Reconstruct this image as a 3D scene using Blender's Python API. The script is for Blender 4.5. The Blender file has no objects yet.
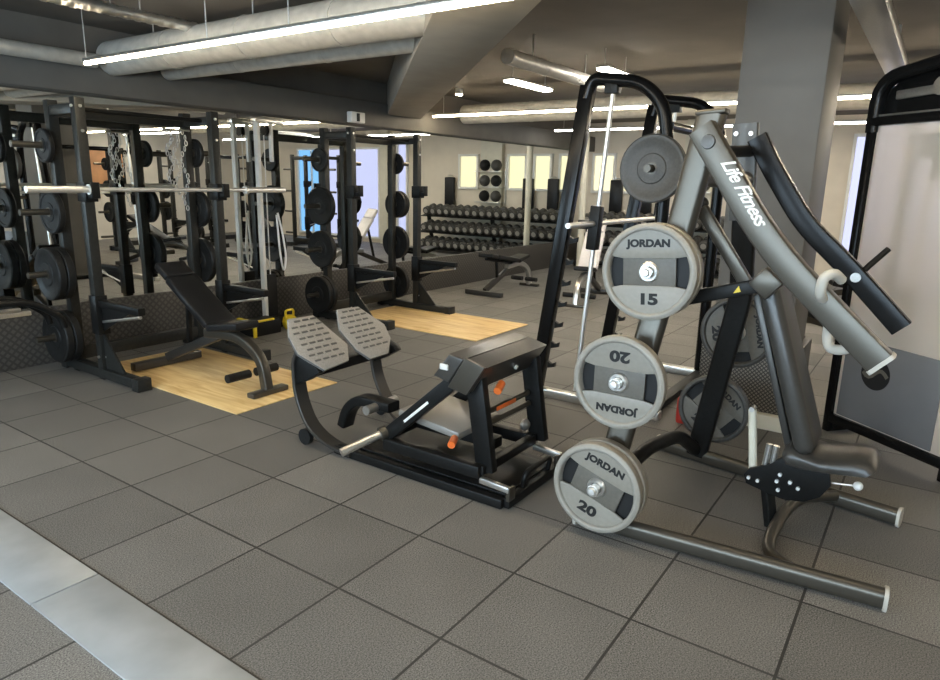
import bpy, bmesh, math, random
from mathutils import Vector as V, Matrix

S = bpy.context.scene
COL = S.collection
random.seed(4)
R = math.radians

# ------------------------------------------------------------------ materials
def new_mat(name):
    m = bpy.data.materials.new(name); m.use_nodes = True
    nt = m.node_tree
    return m, nt, nt.nodes['Principled BSDF']

def mat(name, col, rough=.5, metal=0., var=0., scale=40., bump=0., coat=0., spec=None):
    if spec is None: spec = .22 if max(col) < .04 else .5
    m, nt, b = new_mat(name)
    b.inputs['Roughness'].default_value = rough
    b.inputs['Metallic'].default_value = metal
    b.inputs['Coat Weight'].default_value = coat
    b.inputs['Specular IOR Level'].default_value = spec
    c = (*col, 1)
    b.inputs['Base Color'].default_value = c
    if var or bump:
        tc = nt.nodes.new('ShaderNodeTexCoord')
        n = nt.nodes.new('ShaderNodeTexNoise'); n.inputs['Scale'].default_value = scale; n.inputs['Detail'].default_value = 4
        nt.links.new(tc.outputs['Object'], n.inputs['Vector'])
        if var:
            r = nt.nodes.new('ShaderNodeMapRange')
            r.inputs['From Min'].default_value = .3; r.inputs['From Max'].default_value = .7
            r.inputs['To Min'].default_value = 1 - var; r.inputs['To Max'].default_value = 1 + var
            nt.links.new(n.outputs['Fac'], r.inputs['Value'])
            mx = nt.nodes.new('ShaderNodeMix'); mx.data_type = 'RGBA'; mx.blend_type = 'MULTIPLY'
            mx.inputs['Factor'].default_value = 1; mx.inputs['A'].default_value = c
            nt.links.new(r.outputs['Result'], mx.inputs['B'])
            nt.links.new(mx.outputs['Result'], b.inputs['Base Color'])
        if bump:
            bp = nt.nodes.new('ShaderNodeBump'); bp.inputs['Strength'].default_value = bump; bp.inputs['Distance'].default_value = .004
            nt.links.new(n.outputs['Fac'], bp.inputs['Height']); nt.links.new(bp.outputs['Normal'], b.inputs['Normal'])
    return m

def emit(name, col, strength, base=.8):
    m, nt, b = new_mat(name)
    b.inputs['Base Color'].default_value = (base, base, base, 1)
    b.inputs['Emission Color'].default_value = (*col, 1)
    b.inputs['Emission Strength'].default_value = strength
    return m

def mathn(nt, op, a, b=None, c=None):
    n = nt.nodes.new('ShaderNodeMath'); n.operation = op
    for i, v in enumerate((a, b, c)):
        if v is None: continue
        if isinstance(v, (int, float)): n.inputs[i].default_value = v
        else: nt.links.new(v, n.inputs[i])
    return n.outputs[0]

def mixc(nt, fac, a, b):
    mx = nt.nodes.new('ShaderNodeMix'); mx.data_type = 'RGBA'
    for k, v in (('Factor', fac), ('A', a), ('B', b)):
        if isinstance(v, tuple): mx.inputs[k].default_value = (*v, 1)
        elif isinstance(v, (int, float)): mx.inputs[k].default_value = v
        else: nt.links.new(v, mx.inputs[k])
    return mx.outputs['Result']

def floor_mat():
    m, nt, b = new_mat('rubber_tiles')
    tc = nt.nodes.new('ShaderNodeTexCoord')
    sp = nt.nodes.new('ShaderNodeSeparateXYZ'); nt.links.new(tc.outputs['Object'], sp.inputs[0])
    def seam(o):
        q = mathn(nt, 'MULTIPLY', o, 2.0)
        d = mathn(nt, 'PINGPONG', q, .5)
        return d
    d = mathn(nt, 'MINIMUM', seam(sp.outputs[0]), seam(sp.outputs[1]))
    line = mathn(nt, 'LESS_THAN', d, .0105)
    # tone of each tile
    fx = mathn(nt, 'FLOOR', mathn(nt, 'MULTIPLY', sp.outputs[0], 2.0)); fy = mathn(nt, 'FLOOR', mathn(nt, 'MULTIPLY', sp.outputs[1], 2.0))
    cb = nt.nodes.new('ShaderNodeCombineXYZ'); nt.links.new(fx, cb.inputs[0]); nt.links.new(fy, cb.inputs[1])
    wn = nt.nodes.new('ShaderNodeTexWhiteNoise'); nt.links.new(cb.outputs[0], wn.inputs['Vector'])
    fine = nt.nodes.new('ShaderNodeTexNoise'); fine.inputs['Scale'].default_value = 190; fine.inputs['Detail'].default_value = 3
    nt.links.new(tc.outputs['Object'], fine.inputs['Vector'])
    big = nt.nodes.new('ShaderNodeTexNoise'); big.inputs['Scale'].default_value = 1.7; big.inputs['Detail'].default_value = 5
    nt.links.new(tc.outputs['Object'], big.inputs['Vector'])
    t = mathn(nt, 'MULTIPLY_ADD', wn.outputs['Value'], .36, .84)
    f = mathn(nt, 'MULTIPLY_ADD', fine.outputs['Fac'], 3.4, -.70)
    g = mathn(nt, 'MULTIPLY_ADD', big.outputs['Fac'], .5, .75)
    v = mathn(nt, 'MULTIPLY', mathn(nt, 'MULTIPLY', t, f), g)
    mx = nt.nodes.new('ShaderNodeMix'); mx.data_type = 'RGBA'; mx.blend_type = 'MULTIPLY'; mx.inputs['Factor'].default_value = 1
    mx.inputs['A'].default_value = (.168, .161, .149, 1); nt.links.new(v, mx.inputs['B'])
    c = mixc(nt, line, mx.outputs['Result'], (.040, .038, .035))
    nt.links.new(c, b.inputs['Base Color'])
    b.inputs['Roughness'].default_value = .62
    b.inputs['Specular IOR Level'].default_value = .45
    h = mathn(nt, 'SUBTRACT', mathn(nt, 'MULTIPLY', fine.outputs['Fac'], .5), mathn(nt, 'MULTIPLY', line, 1.0))
    bp = nt.nodes.new('ShaderNodeBump'); bp.inputs['Strength'].default_value = .5; bp.inputs['Distance'].default_value = .004
    nt.links.new(h, bp.inputs['Height']); nt.links.new(bp.outputs['Normal'], b.inputs['Normal'])
    return m

def wood_mat():
    m, nt, b = new_mat('platform_wood')
    tc = nt.nodes.new('ShaderNodeTexCoord')
    mp = nt.nodes.new('ShaderNodeMapping'); mp.inputs['Scale'].default_value = (9, 1.1, 1)
    nt.links.new(tc.outputs['Object'], mp.inputs[0])
    n = nt.nodes.new('ShaderNodeTexNoise'); n.inputs['Scale'].default_value = 2.2; n.inputs['Detail'].default_value = 6; n.inputs['Distortion'].default_value = .6
    nt.links.new(mp.outputs[0], n.inputs['Vector'])
    cr = nt.nodes.new('ShaderNodeValToRGB')
    cr.color_ramp.elements[0].position = .3; cr.color_ramp.elements[0].color = (.66, .40, .14, 1)
    cr.color_ramp.elements[1].position = .7; cr.color_ramp.elements[1].color = (.97, .73, .36, 1)
    nt.links.new(n.outputs['Fac'], cr.inputs[0])
    nt.links.new(cr.outputs[0], b.inputs['Base Color'])
    b.inputs['Roughness'].default_value = .4
    return m

def tread_mat(name, dark, light, scale, rough=.5):
    # diamond tread pattern, raised lozenges on a plain sheet (x/z plane and y/z plane both work)
    m, nt, b = new_mat(name)
    tc = nt.nodes.new('ShaderNodeTexCoord')
    sp = nt.nodes.new('ShaderNodeSeparateXYZ'); nt.links.new(tc.outputs['Object'], sp.inputs[0])
    h = mathn(nt, 'ADD', sp.outputs[0], sp.outputs[1])
    u = mathn(nt, 'MULTIPLY', mathn(nt, 'ADD', h, sp.outputs[2]), scale)
    w = mathn(nt, 'MULTIPLY', mathn(nt, 'SUBTRACT', h, sp.outputs[2]), scale)
    a = mathn(nt, 'PINGPONG', u, .5); c = mathn(nt, 'PINGPONG', w, .5)
    d = mathn(nt, 'GREATER_THAN', mathn(nt, 'MINIMUM', a, c), .19)
    nt.links.new(mixc(nt, d, dark, light), b.inputs['Base Color'])
    b.inputs['Roughness'].default_value = rough; b.inputs['Metallic'].default_value = .2
    bp = nt.nodes.new('ShaderNodeBump'); bp.inputs['Strength'].default_value = .6; bp.inputs['Distance'].default_value = .004
    nt.links.new(d, bp.inputs['Height']); nt.links.new(bp.outputs['Normal'], b.inputs['Normal'])
    return m

def frosted_mat(name, col, trans, rough):
    m, nt, b = new_mat(name)
    b.inputs['Base Color'].default_value = (*col, 1)
    b.inputs['Transmission Weight'].default_value = trans
    b.inputs['Roughness'].default_value = rough
    b.inputs['IOR'].default_value = 1.2
    return m

M = dict(
    floor=floor_mat(), wood=wood_mat(),
    black=mat('black_powder_coat', (.011, .011, .0105), .42, .25, .15, 60, .15),
    blacks=mat('black_gloss_paint', (.008, .008, .008), .25, .2),
    rackp=mat('rack_paint', (.034, .034, .031), .42, .35, .12, 50, .1),
    gun=mat('gunmetal_paint', (.088, .079, .064), .33, .6, .02, 90),
    gund=mat('gunmetal_dark_grey', (.065, .061, .055), .36, .5, .02, 90),  # a darker gunmetal tone
    silver=mat('brushed_steel', (.62, .61, .58), .28, .9, .08, 120),
    chrome=mat('chrome_bar', (.88, .87, .84), .45, .85),
    pale=mat('pale_grip_rubber', (.52, .49, .43), .5),
    cream=mat('cream_paint', (.68, .64, .52), .55, 0, .05, 8),
    vinyl=mat('black_vinyl', (.013, .013, .0135), .38, 0, .1, 60, .1),
    vinylg=mat('charcoal_vinyl', (.045, .042, .037), .33, 0, .1, 60, .1),
    padlit=mat('lit_grey_pad', (.24, .225, .20), .35),  # black vinyl greyed, the ceiling light on it put into the colour
    vinylp=mat('pale_vinyl', (.72, .70, .72), .5, 0, .05, 20, .1),
    rubber=mat('plate_rubber', (.014, .014, .0135), .5, 0, .2, 70, .2),
    rubberg=mat('plate_rubber_grey', (.058, .056, .051), .5, 0, .2, 70, .2),
    uref=mat('mid_urethane_face', (.27, .248, .208), .42, 0, .05, 60),
    ure=mat('pale_urethane', (.30, .28, .24), .45, 0, .06, 60, .06),
    ured=mat('mid_grey_urethane', (.125, .114, .094), .5, 0, .08, 60, .06),
    letter=mat('dark_lettering_and_shade', (.02, .02, .02), .5),
    white=mat('white_lettering', (.85, .84, .8), .5),
    whitep=mat('white_plastic', (.8, .79, .75), .4),
    orange=mat('orange_plastic', (.72, .15, .025), .4),
    yellow=mat('yellow_paint', (.78, .58, .03), .45),
    red=mat('red_plastic', (.4, .03, .02), .5),
    foot=mat('foot_plate_grey', (.34, .325, .30), .55, .1, .15, 120, .3),
    footd=mat('foot_plate_grip', (.11, .105, .10), .6),
    ceil=mat('ceiling_paint', (.15, .133, .112), .8, 0, .1, 3),
    beam=mat('concrete_beam_paint', (.30, .275, .235), .75, 0, .08, 4),
    bulk=mat('bulkhead_paint', (.11, .105, .095), .7, 0, .1, 4),
    pillar=mat('pillar_paint', (.15, .14, .125), .6, 0, .08, 3),
    duct=mat('galvanised_duct', (.55, .53, .48), .42, .35, .12, 14),
    wall=mat('cream_wall_paint', (.72, .64, .52), .7, 0, .05, 3),
    walld=mat('grey_wall_paint', (.30, .28, .25), .7, 0, .05, 3),
    skirt=tread_mat('tread_skirting', (.060, .056, .051), (.105, .098, .088), 16),
    tread=tread_mat('tread_plate', (.04, .036, .032), (.20, .18, .15), 36),
    strip=mat('floor_channel_metal', (.40, .43, .45), .42, .25, .12, 5, .03),
    mirror=mat('mirror_silver', (.80, .82, .80), .0, 1.),
    led=emit('led_warm', (1., .83, .58), 18.),
    led2=emit('led_neutral', (1., .95, .86), 13.),
    day_blue=emit('daylight_blue_pane', (.22, .55, 1.), .36, .05),
    day_lilac=emit('daylight_lilac_pane', (.62, .66, 1.), .34, .05),
    day_warm=emit('daylight_warm_pane', (1., .93, .58), .36, .05),
    fill_side=emit('cool_fill_pane', (.62, .82, 1.), 4.5),
    shroud=frosted_mat('frosted_shroud', (.88, .80, .71), .55, .38),
    shroudd=mat('smoked_lower_shroud', (.17, .17, .175), .35, 0, .06, 5),
    poster=mat('orange_board', (.62, .30, .13), .6, 0, .2, 4),
)

# ------------------------------------------------------------------ mesh builder
def rrect(w, h, r, n=3):
    pts = []
    for cx, cy, a0 in ((w/2-r, h/2-r, 0), (-w/2+r, h/2-r, 90), (-w/2+r, -h/2+r, 180), (w/2-r, -h/2+r, 270)):
        for i in range(n+1):
            a = R(a0 + 90*i/n); pts.append((cx + r*math.cos(a), cy + r*math.sin(a)))
    return pts

def circ(r, n): return [(r*math.cos(2*math.pi*i/n), r*math.sin(2*math.pi*i/n)) for i in range(n)]

def fillet(pts, rad, n=5):
    pts = [V(p) for p in pts]; out = [pts[0]]
    for i in range(1, len(pts)-1):
        a, b, c = pts[i-1], pts[i], pts[i+1]
        d1 = (a-b); d2 = (c-b)
        r = min(rad, d1.length*.48, d2.length*.48)
        p = b + d1.normalized()*r; q = b + d2.normalized()*r
        for k in range(n+1):
            t = k/n; out.append(p*(1-t)**2 + b*2*t*(1-t) + q*t*t)
    out.append(pts[-1]); return out

class MB:
    def __init__(s): s.bm = bmesh.new()
    def hexa(s, c, ax, ay, az, bev=0, seg=2):
        vs = [s.bm.verts.new(c + ax*i + ay*j + az*k) for i in (-1, 1) for j in (-1, 1) for k in (-1, 1)]
        fs = [s.bm.faces.new([vs[i] for i in q]) for q in ((0,1,3,2),(4,6,7,5),(0,4,5,1),(2,3,7,6),(0,2,6,4),(1,5,7,3))]
        if bev:
            es = list({e for f in fs for e in f.edges})
            bmesh.ops.bevel(s.bm, geom=es, offset=bev, segments=seg, affect='EDGES', profile=.5)
        return s
    def box(s, c, size, bev=.004, rot=None, seg=2):
        m = rot or Matrix.Identity(3)
        return s.hexa(V(c), m @ V((size[0]/2, 0, 0)), m @ V((0, size[1]/2, 0)), m @ V((0, 0, size[2]/2)), bev, seg)
    def b2(s, lo, hi, bev=.004):
        lo, hi = V(lo), V(hi); return s.box((lo+hi)/2, hi-lo, bev)
    def bar(s, p, q, w, h, bev=.004, side=None, seg=2):
        p, q = V(p), V(q); d = (q-p); t = d.normalized()
        sd = V(side) if side else (t.cross(V((0, 0, 1))) if abs(t.z) < .99 else V((1, 0, 0)))
        sd = (sd - t*sd.dot(t)).normalized(); up = sd.cross(t)
        return s.hexa((p+q)/2, sd*w/2, t*d.length/2, up*h/2, bev, seg)
    def sweep(s, pts, prof, side=None, closed=False):
        pts = [V(p) for p in pts]; rings = []; sd = V(side).normalized() if side else None
        n = len(pts); prev = None
        for i, p in enumerate(pts):
            if closed: t = (pts[(i+1) % n]-pts[i-1]).normalized(); sc = 1
            else:
                t1 = (pts[i]-pts[i-1]) if i else (pts[1]-pts[0]); t2 = (pts[i+1]-pts[i]) if i < n-1 else (pts[-1]-pts[-2])
                t = (t1.normalized()+t2.normalized()).normalized()
            if side: x = sd - t*sd.dot(t); x.normalize()
            else:
                if prev is None:
                    x = t.cross(V((0, 0, 1)));
                    if x.length < .05: x = V((1, 0, 0))
                else: x = prev - t*prev.dot(t)
                x.normalize()
            prev = x; y = x.cross(t)
            rings.append([s.bm.verts.new(p + x*a + y*b) for a, b in prof])
        k = len(prof)
        for i in range(n if closed else n-1):
            A, B = rings[i], rings[(i+1) % n]
            for j in range(k): s.bm.faces.new((A[j], A[(j+1) % k], B[(j+1) % k], B[j]))
        if not closed: s.bm.faces.new(rings[0][::-1]); s.bm.faces.new(rings[-1])
        return s
    def tube(s, pts, r, n=10, side=None, closed=False): return s.sweep(pts, circ(r, n), side, closed)
    def cyl(s, p, q, r, n=16): return s.sweep([p, q], circ(r, n))
    def lathe(s, o, axis, prof, n=28, closed=False):
        o = V(o); t = V(axis).normalized(); x = t.cross(V((0, 0, 1)))
        if x.length < .05: x = V((1, 0, 0))
        x.normalize(); y = t.cross(x); rings = []
        for r, h in prof:
            if r < 1e-6: rings.append([s.bm.verts.new(o + t*h)])
            else: rings.append([s.bm.verts.new(o + t*h + x*r*math.cos(2*math.pi*i/n) + y*r*math.sin(2*math.pi*i/n)) for i in range(n)])
        pairs = list(zip(rings, rings[1:])) + ([(rings[-1], rings[0])] if closed else [])
        for A, B in pairs:
            for j in range(n):
                k = (j+1) % n
                if len(A) == 1 and len(B) == 1: continue
                if len(A) == 1: s.bm.faces.new((A[0], B[k], B[j]))
                elif len(B) == 1: s.bm.faces.new((A[j], A[k], B[0]))
                else: s.bm.faces.new((A[j], A[k], B[k], B[j]))
        return s
    def ball(s, c, r, n=14, sq=1.):
        return s.lathe(c, (0, 0, 1), [(r*math.sin(math.pi*i/8), -r*sq*math.cos(math.pi*i/8)) for i in range(9)], n)
    def prism(s, pts, vec, bev=0, seg=2):
        vec = V(vec); A = [s.bm.verts.new(V(p)) for p in pts]; B = [s.bm.verts.new(V(p)+vec) for p in pts]
        n = len(A); fs = [s.bm.faces.new(A[::-1]), s.bm.faces.new(B)]
        fs += [s.bm.faces.new((A[i], A[(i+1) % n], B[(i+1) % n], B[i])) for i in range(n)]
        if bev:
            es = list({e for f in fs[:2] for e in f.edges})
            bmesh.ops.bevel(s.bm, geom=es, offset=bev, segments=seg, affect='EDGES', profile=.5)
        return s
    def build(s, name, material, parent=None, smooth=40):
        bmesh.ops.recalc_face_normals(s.bm, faces=s.bm.faces[:])
        org = base_of(parent)
        if org is not None:
            for v in s.bm.verts: v.co -= org
        me = bpy.data.meshes.new(name); s.bm.to_mesh(me); s.bm.free()
        for p in me.polygons: p.use_smooth = True
        me.set_sharp_from_angle(angle=R(smooth))
        me.materials.append(material)
        o = bpy.data.objects.new(name, me); COL.objects.link(o)
        if parent: o.parent = parent
        return o

def base_of(o):
    if o is None: return None
    while o.parent: o = o.parent
    return o.location.copy()

def tag(o, label, cat, group=None):
    o['label'] = label; o['category'] = cat
    if group: o['group'] = group
    return o
def thing(name, loc, label, cat, group=None):
    o = bpy.data.objects.new(name, None); COL.objects.link(o); o.location = loc
    o.empty_display_size = .1
    return tag(o, label, cat, group)
def struct(o): o['kind'] = 'structure'; return o
def dup(root, loc, rotz=None, label=None, group=None, rot=None):
    r = root.copy(); COL.objects.link(r); r.location = loc
    if rotz is not None: r.rotation_euler = (0, 0, rotz)
    if rot is not None: r.rotation_euler = rot
    if label: r['label'] = label
    if group: r['group'] = group
    for ch in list(root.children):
        c = ch.copy(); COL.objects.link(c); c.parent = r
        for g in ch.children:
            d = g.copy(); COL.objects.link(d); d.parent = c
    return r

def text(body, size, c, right, up, material, parent, name='lettering', shear=0., depth=.0015, spacing=1., bold=0., sx=1.):
    cu = bpy.data.curves.new(name, 'FONT'); cu.body = body; cu.size = size; cu.align_x = 'CENTER'; cu.align_y = 'CENTER'
    cu.extrude = depth; cu.shear = shear; cu.space_character = spacing; cu.offset = bold
    o = bpy.data.objects.new('tmp', cu); COL.objects.link(o)
    dg = bpy.context.evaluated_depsgraph_get(); dg.update()
    me = bpy.data.meshes.new_from_object(o.evaluated_get(dg))
    bpy.data.objects.remove(o); bpy.data.curves.remove(cu)
    rt = V(right).normalized(); u = V(up); u = (u - rt*u.dot(rt)).normalized(); n = rt.cross(u)
    c = V(c); org = base_of(parent) or V()
    for v in me.vertices: v.co = c + rt*v.co.x*sx + u*v.co.y + n*v.co.z - org
    me.materials.clear(); me.materials.append(material); me.name = name
    t = bpy.data.objects.new(name, me); COL.objects.link(t); t.parent = parent
    return t

def cyls(name, material, parent, items, n=12):
    for p, q, r in items: MB().cyl(p, q, r, n).build(name, material, parent)

# ------------------------------------------------------------------ camera
cd = bpy.data.cameras.new('camera'); cam = bpy.data.objects.new('camera', cd); COL.objects.link(cam)
cr_, cu_, cf_ = V((.568888, -.822141, .021244)), V((.177544, .147993, .972922)), V((.803022, .549711, -.230157))
mm = Matrix((cr_, cu_, -cf_)).transposed().to_4x4(); mm.translation = V((-1.63795, -3.21903, 1.56059))
cam.matrix_world = mm
cd.sensor_width = 36; cd.sensor_fit = 'HORIZONTAL'; cd.lens = 668.134/940*36; cd.clip_start = .05
S.camera = cam

# ------------------------------------------------------------------ room shell
X0, X1, Y0, Y1, ZC = -5.5, 11.2, -8.0, 2.8, 2.75
struct(MB().b2((X0, Y0, -.1), (X1, Y1, 0), 0).build('floor', M['floor']))
struct(MB().b2((X0, Y0, ZC), (X1, Y1, ZC+.1), 0).build('ceiling', M['ceil']))
struct(MB().b2((X0, Y1, 0), (X1, Y1+.12, ZC), 0).build('wall_back', M['ceil']))
struct(MB().b2((X0, Y0-.12, 0), (X1, Y0, ZC), 0).build('wall_front', M['wall']))
struct(MB().b2((X0-.12, Y0, 0), (X0, Y1, ZC), 0).build('wall_left', M['wall']))
struct(MB().b2((X1, Y0, 0), (X1+.12, Y1, ZC), 0).build('wall_right', M['wall']))
struct(MB().b2((X0, Y1-.05, 0), (X1, Y1, .475), .004).build('baseboard_back', M['skirt']))
mir = MB().b2((X0, Y1-.022, .475), (X1, Y1, 2.2), 0).build('wall_mirror', M['mirror'])
tag(mir, 'wide mirror covering the wall above the dark tread skirting', 'mirror')
struct(MB().b2((X0, Y1-.16, 2.2), (X1, Y1, 2.48), .01).build('trim_1', M['bulk']))       # bulkhead over the mirror
# slanting concrete beam
bm_ = MB(); bm_.bar((5.75, 3.05, 2.555), (.2, -2.28, 2.555), .46, .39, .01); struct(bm_.build('trim_2', M['beam']))
# floor channel
fs = MB()
for y0, y1 in ((-4.9, -2.67), (-2.66, -.672), (-.664, 1.25), (1.256, 2.7)): fs.b2((-.752, y0, -.01), (-.505, y1, .006), .002)
struct(fs.build('trim_3', M['strip']))
# pillar
struct(MB().b2((3.02, -2.55, 0), (3.62, -2.05, ZC), .012).build('wall_pillar', M['pillar']))
pk = MB().b2((2.985, -2.6, .10), (3.02, -2.0, .52), .003).b2((3.02, -2.60, .10), (3.62, -2.55, .52), .003)
struct(pk.build('baseboard_pillar', M['tread']))
struct(MB().b2((2.93, -2.62, 0), (3.02, -1.96, .1), .006).build('trim_4', M['cream']))

# windows in the far walls: frame + mullions + bright pane
def window(idx, wall, a0, a1, z0, z1, pane, mull=0):
    f = MB(); t = .05
    def bx(a, b, c, d, dep0, dep1, o, bev=.003):
        if wall == 'right': o.b2((X1-dep1, a, c), (X1-dep0, b, d), bev)
        elif wall == 'left': o.b2((X0+dep0, a, c), (X0+dep1, b, d), bev)
        else: o.b2((a, Y0+dep0, c), (b, Y0+dep1, d), bev)
    bx(a0-t, a0, z0-t, z1+t, 0, .07, f); bx(a1, a1+t, z0-t, z1+t, 0, .07, f)
    bx(a0, a1, z0-t, z0, 0, .07, f); bx(a0, a1, z1, z1+t, 0, .07, f)
    for k in range(mull):
        c = a0 + (a1-a0)*(k+1)/(mull+1); bx(c-.018, c+.018, z0, z1, .01, .06, f)
    w = struct(f.build('window_%d' % idx, M['whitep']))
    p = MB(); bx(a0, a1, z0, z1, .005, .02, p, 0); p.build('pane', pane, w)
window(1, 'right', -5.75, -4.75, .15, 2.3, M['day_blue'], 1)
window(2, 'right', -4.6, -2.85, .15, 2.3, M['day_lilac'])
window(3, 'right', -.35, .1, 1.45, 2.12, M['day_warm'])
window(4, 'right', .95, 1.35, 1.45, 2.12, M['day_warm'])
window(5, 'right', 1.6, 1.95, 1.45, 2.12, M['day_warm'])
window(6, 'right', 2.2, 2.6, 1.45, 2.12, M['day_warm'])
window(7, 'right', -2.2, -1.95, .3, 2.4, M['day_lilac'])
window(8, 'left', -5.5, 1.5, .9, 2.3, M['fill_side'], 4)  # unseen window, added for cool light on the left floor
# wall piers between the far windows
for i, (a, b) in enumerate(((-2.75, -2.5), (.25, .8))):
    struct(MB().b2((X1-.12, a, 0), (X1, b, ZC), .005).build('trim_%d' % (5+i), M['cream']))

# ------------------------------------------------------------------ lights and services under the ceiling
def led(p, q, w, label, m='led', drop=True, hang=()):
    p, q = V(p), V(q); d = (q-p).normalized(); L = (q-p).length
    t = thing('linear_light', (p+q)/2 + V((0, 0, 0)), label, 'light')
    MB().bar(p + V((0, 0, .012)), q + V((0, 0, .012)), w, .022, .004).build('housing', M['silver'], t)
    MB().bar(p + d*.01 - V((0, 0, .009)), q - d*.01 - V((0, 0, .009)), w*.86, .02, .006).build('diffuser', M[m], t)
    for s in hang:
        c = p + d*L*s
        MB().cyl(c + V((0, 0, .02)), V((c.x, c.y, ZC)), .004, 6).build('suspension_wire', M['silver'], t)
    return t
led((.90, 1.80, 2.31), (.90, -5.2, 2.31), .034, 'long glowing strip light running over the floor towards the slanting beam', hang=(.004, .2, .3, .5, .8))
led((5.8, 2.55, 2.41), (5.8, -6.2, 2.41), .07, 'long glowing strip light beyond the slanting beam, behind the tall curved frame', hang=(.02, .5, .98))
led((9.0, 2.4, 2.45), (9.0, -6, 2.45), .08, 'distant strip light seen in the mirror over the dumbbells', 'led2', hang=(.02, .5, .98))
led((4.14, .36, 2.52), (4.95, .36, 2.52), .13, 'short bright panel light below the silver duct', 'led2', hang=(.1, .9))
led((4.25, -.55, 2.58), (4.85, -.55, 2.58), .13, 'short panel light just left of the curved frame top', 'led2', hang=(.1, .9))
led((-2.4, 2.2, 2.5), (-2.4, -6, 2.5), .09, 'added unseen fill strip light left of the camera', 'led2', hang=(.02, .5, .98))  # unseen lamp added to even out the light on the foreground
led((7.4, -4.2, 2.5), (7.4, -7.6, 2.5), .09, 'added fill strip light brightening the far walls in the mirror', 'led2', hang=(.05, .95))  # added lamp, brightens the far walls as mirrored

def pipe(name, pts, r, label, cat, m='duct', rings=0, hang=()):
    pts = [V(p) for p in pts]
    t = thing(name, (pts[0]+pts[-1])/2, label, cat)
    d = pts[1]-pts[0]; L = d.length
    if rings > 10:
        prof = [(0, 0)]
        for k in range(rings):
            h0 = L*k/rings; h1 = L*(k+1)/rings; prof += [(r, h0), (r, h0+(h1-h0)*.5), (r*1.12, h0+(h1-h0)*.6), (r*1.12, h0+(h1-h0)*.9)]
        prof += [(r, L), (0, L)]
        MB().lathe(pts[0], d, prof, 16).build('pipe_body', M[m], t)
    else:
        MB().tube(fillet(pts, r*2.2, 6), r, 20).build('pipe_body', M[m], t)
        for k in range(1, rings):
            c = pts[0] + d*k/rings; MB().cyl(c - d.normalized()*.012, c + d.normalized()*.012, r*1.04, 20).build('seam_ring', M[m], t)
    for c in hang:
        MB().cyl(c, (c[0], c[1], ZC), .006, 6).build('hanger', M['silver'], t)
    return t
pipe('air_duct', [(1.55, 2.63, 2.495), (1.55, -.93, 2.495)], .135, 'wide round air duct lit by the long strip light', 'duct', 'duct', 4, [(1.55, y, 2.6) for y in (2.0, .8, -.4)])
pipe('air_duct', [(2.05, 2.63, 2.468), (2.05, -.38, 2.468), (2.45, -.38, 2.468)], .08, 'slimmer silver duct with an elbow beside the slanting beam', 'duct', 'duct', 3, [(2.05, y, 2.52) for y in (2.0, .6)])
pipe('air_duct', [(3.1, -.27, 2.52), (4.9, -.27, 2.52)], .06, 'short silver duct above the bright panel light', 'duct', 'duct', 3, [(3.5, -.27, 2.58), (4.5, -.27, 2.58)])
pipe('ceiling_pipe', [(-4, 2.52, 2.44), (1.35, 2.52, 2.44)], .055, 'grey pipe along the wall at the upper left of the photo', 'pipe', 'duct', 5)
pipe('ceiling_pipe', [(-3.5, 1.4, 2.6), (1.52, 1.4, 2.6)], .035, 'thin bright ribbed pipe at the top left of the photo', 'pipe', 'silver', 60, [(.9, 1.4, 2.63), (1.1, 1.4, 2.63), (-.5, 1.4, 2.63)])
pipe('ceiling_pipe', [(6.6, 2.6, 2.5), (6.6, -4, 2.5)], .13, 'large silver duct behind the distant strip light', 'duct', 'duct', 6)
tt = thing('cable_tray', (6, -2.78, 2.5), 'pale cable tray under the ceiling right of the pillar', 'cable tray')
MB().b2((2.0, -2.85, 2.46), (11.1, -2.7, 2.475), .002).b2((2.0, -2.85, 2.475), (11.1, -2.842, 2.53), .002).b2((2.0, -2.708, 2.475), (11.1, -2.7, 2.53), .002).build('tray', M['silver'], tt)
for x in (2.6, 4.5, 7, 9.5): MB().b2((x-.01, -2.79, 2.475), (x+.01, -2.77, ZC), .001).build('hanger', M['silver'], tt)
sp = thing('ceiling_spotlight', (5.9, 2.2, 2.66), 'tiny round spotlight on the ceiling beyond the slanting beam', 'light')
MB().cyl((5.9, 2.2, 2.68), (5.9, 2.2, ZC), .05, 16).build('housing', M['whitep'], sp)
MB().cyl((5.9, 2.2, 2.665), (5.9, 2.2, 2.68), .045, 16).build('lamp', M['led'], sp)

bx_ = thing('wall_box', (4.4, 2.6, 2.3), 'small white box on the bulkhead above the far rack', 'box')
MB().b2((4.27, 2.56, 2.21), (4.50, 2.64, 2.33), .01).build('cover', M['whitep'], bx_)
MB().b2((4.355, 2.545, 2.225), (4.395, 2.562, 2.315), .003).build('dark_strip', M['letter'], bx_)

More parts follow.
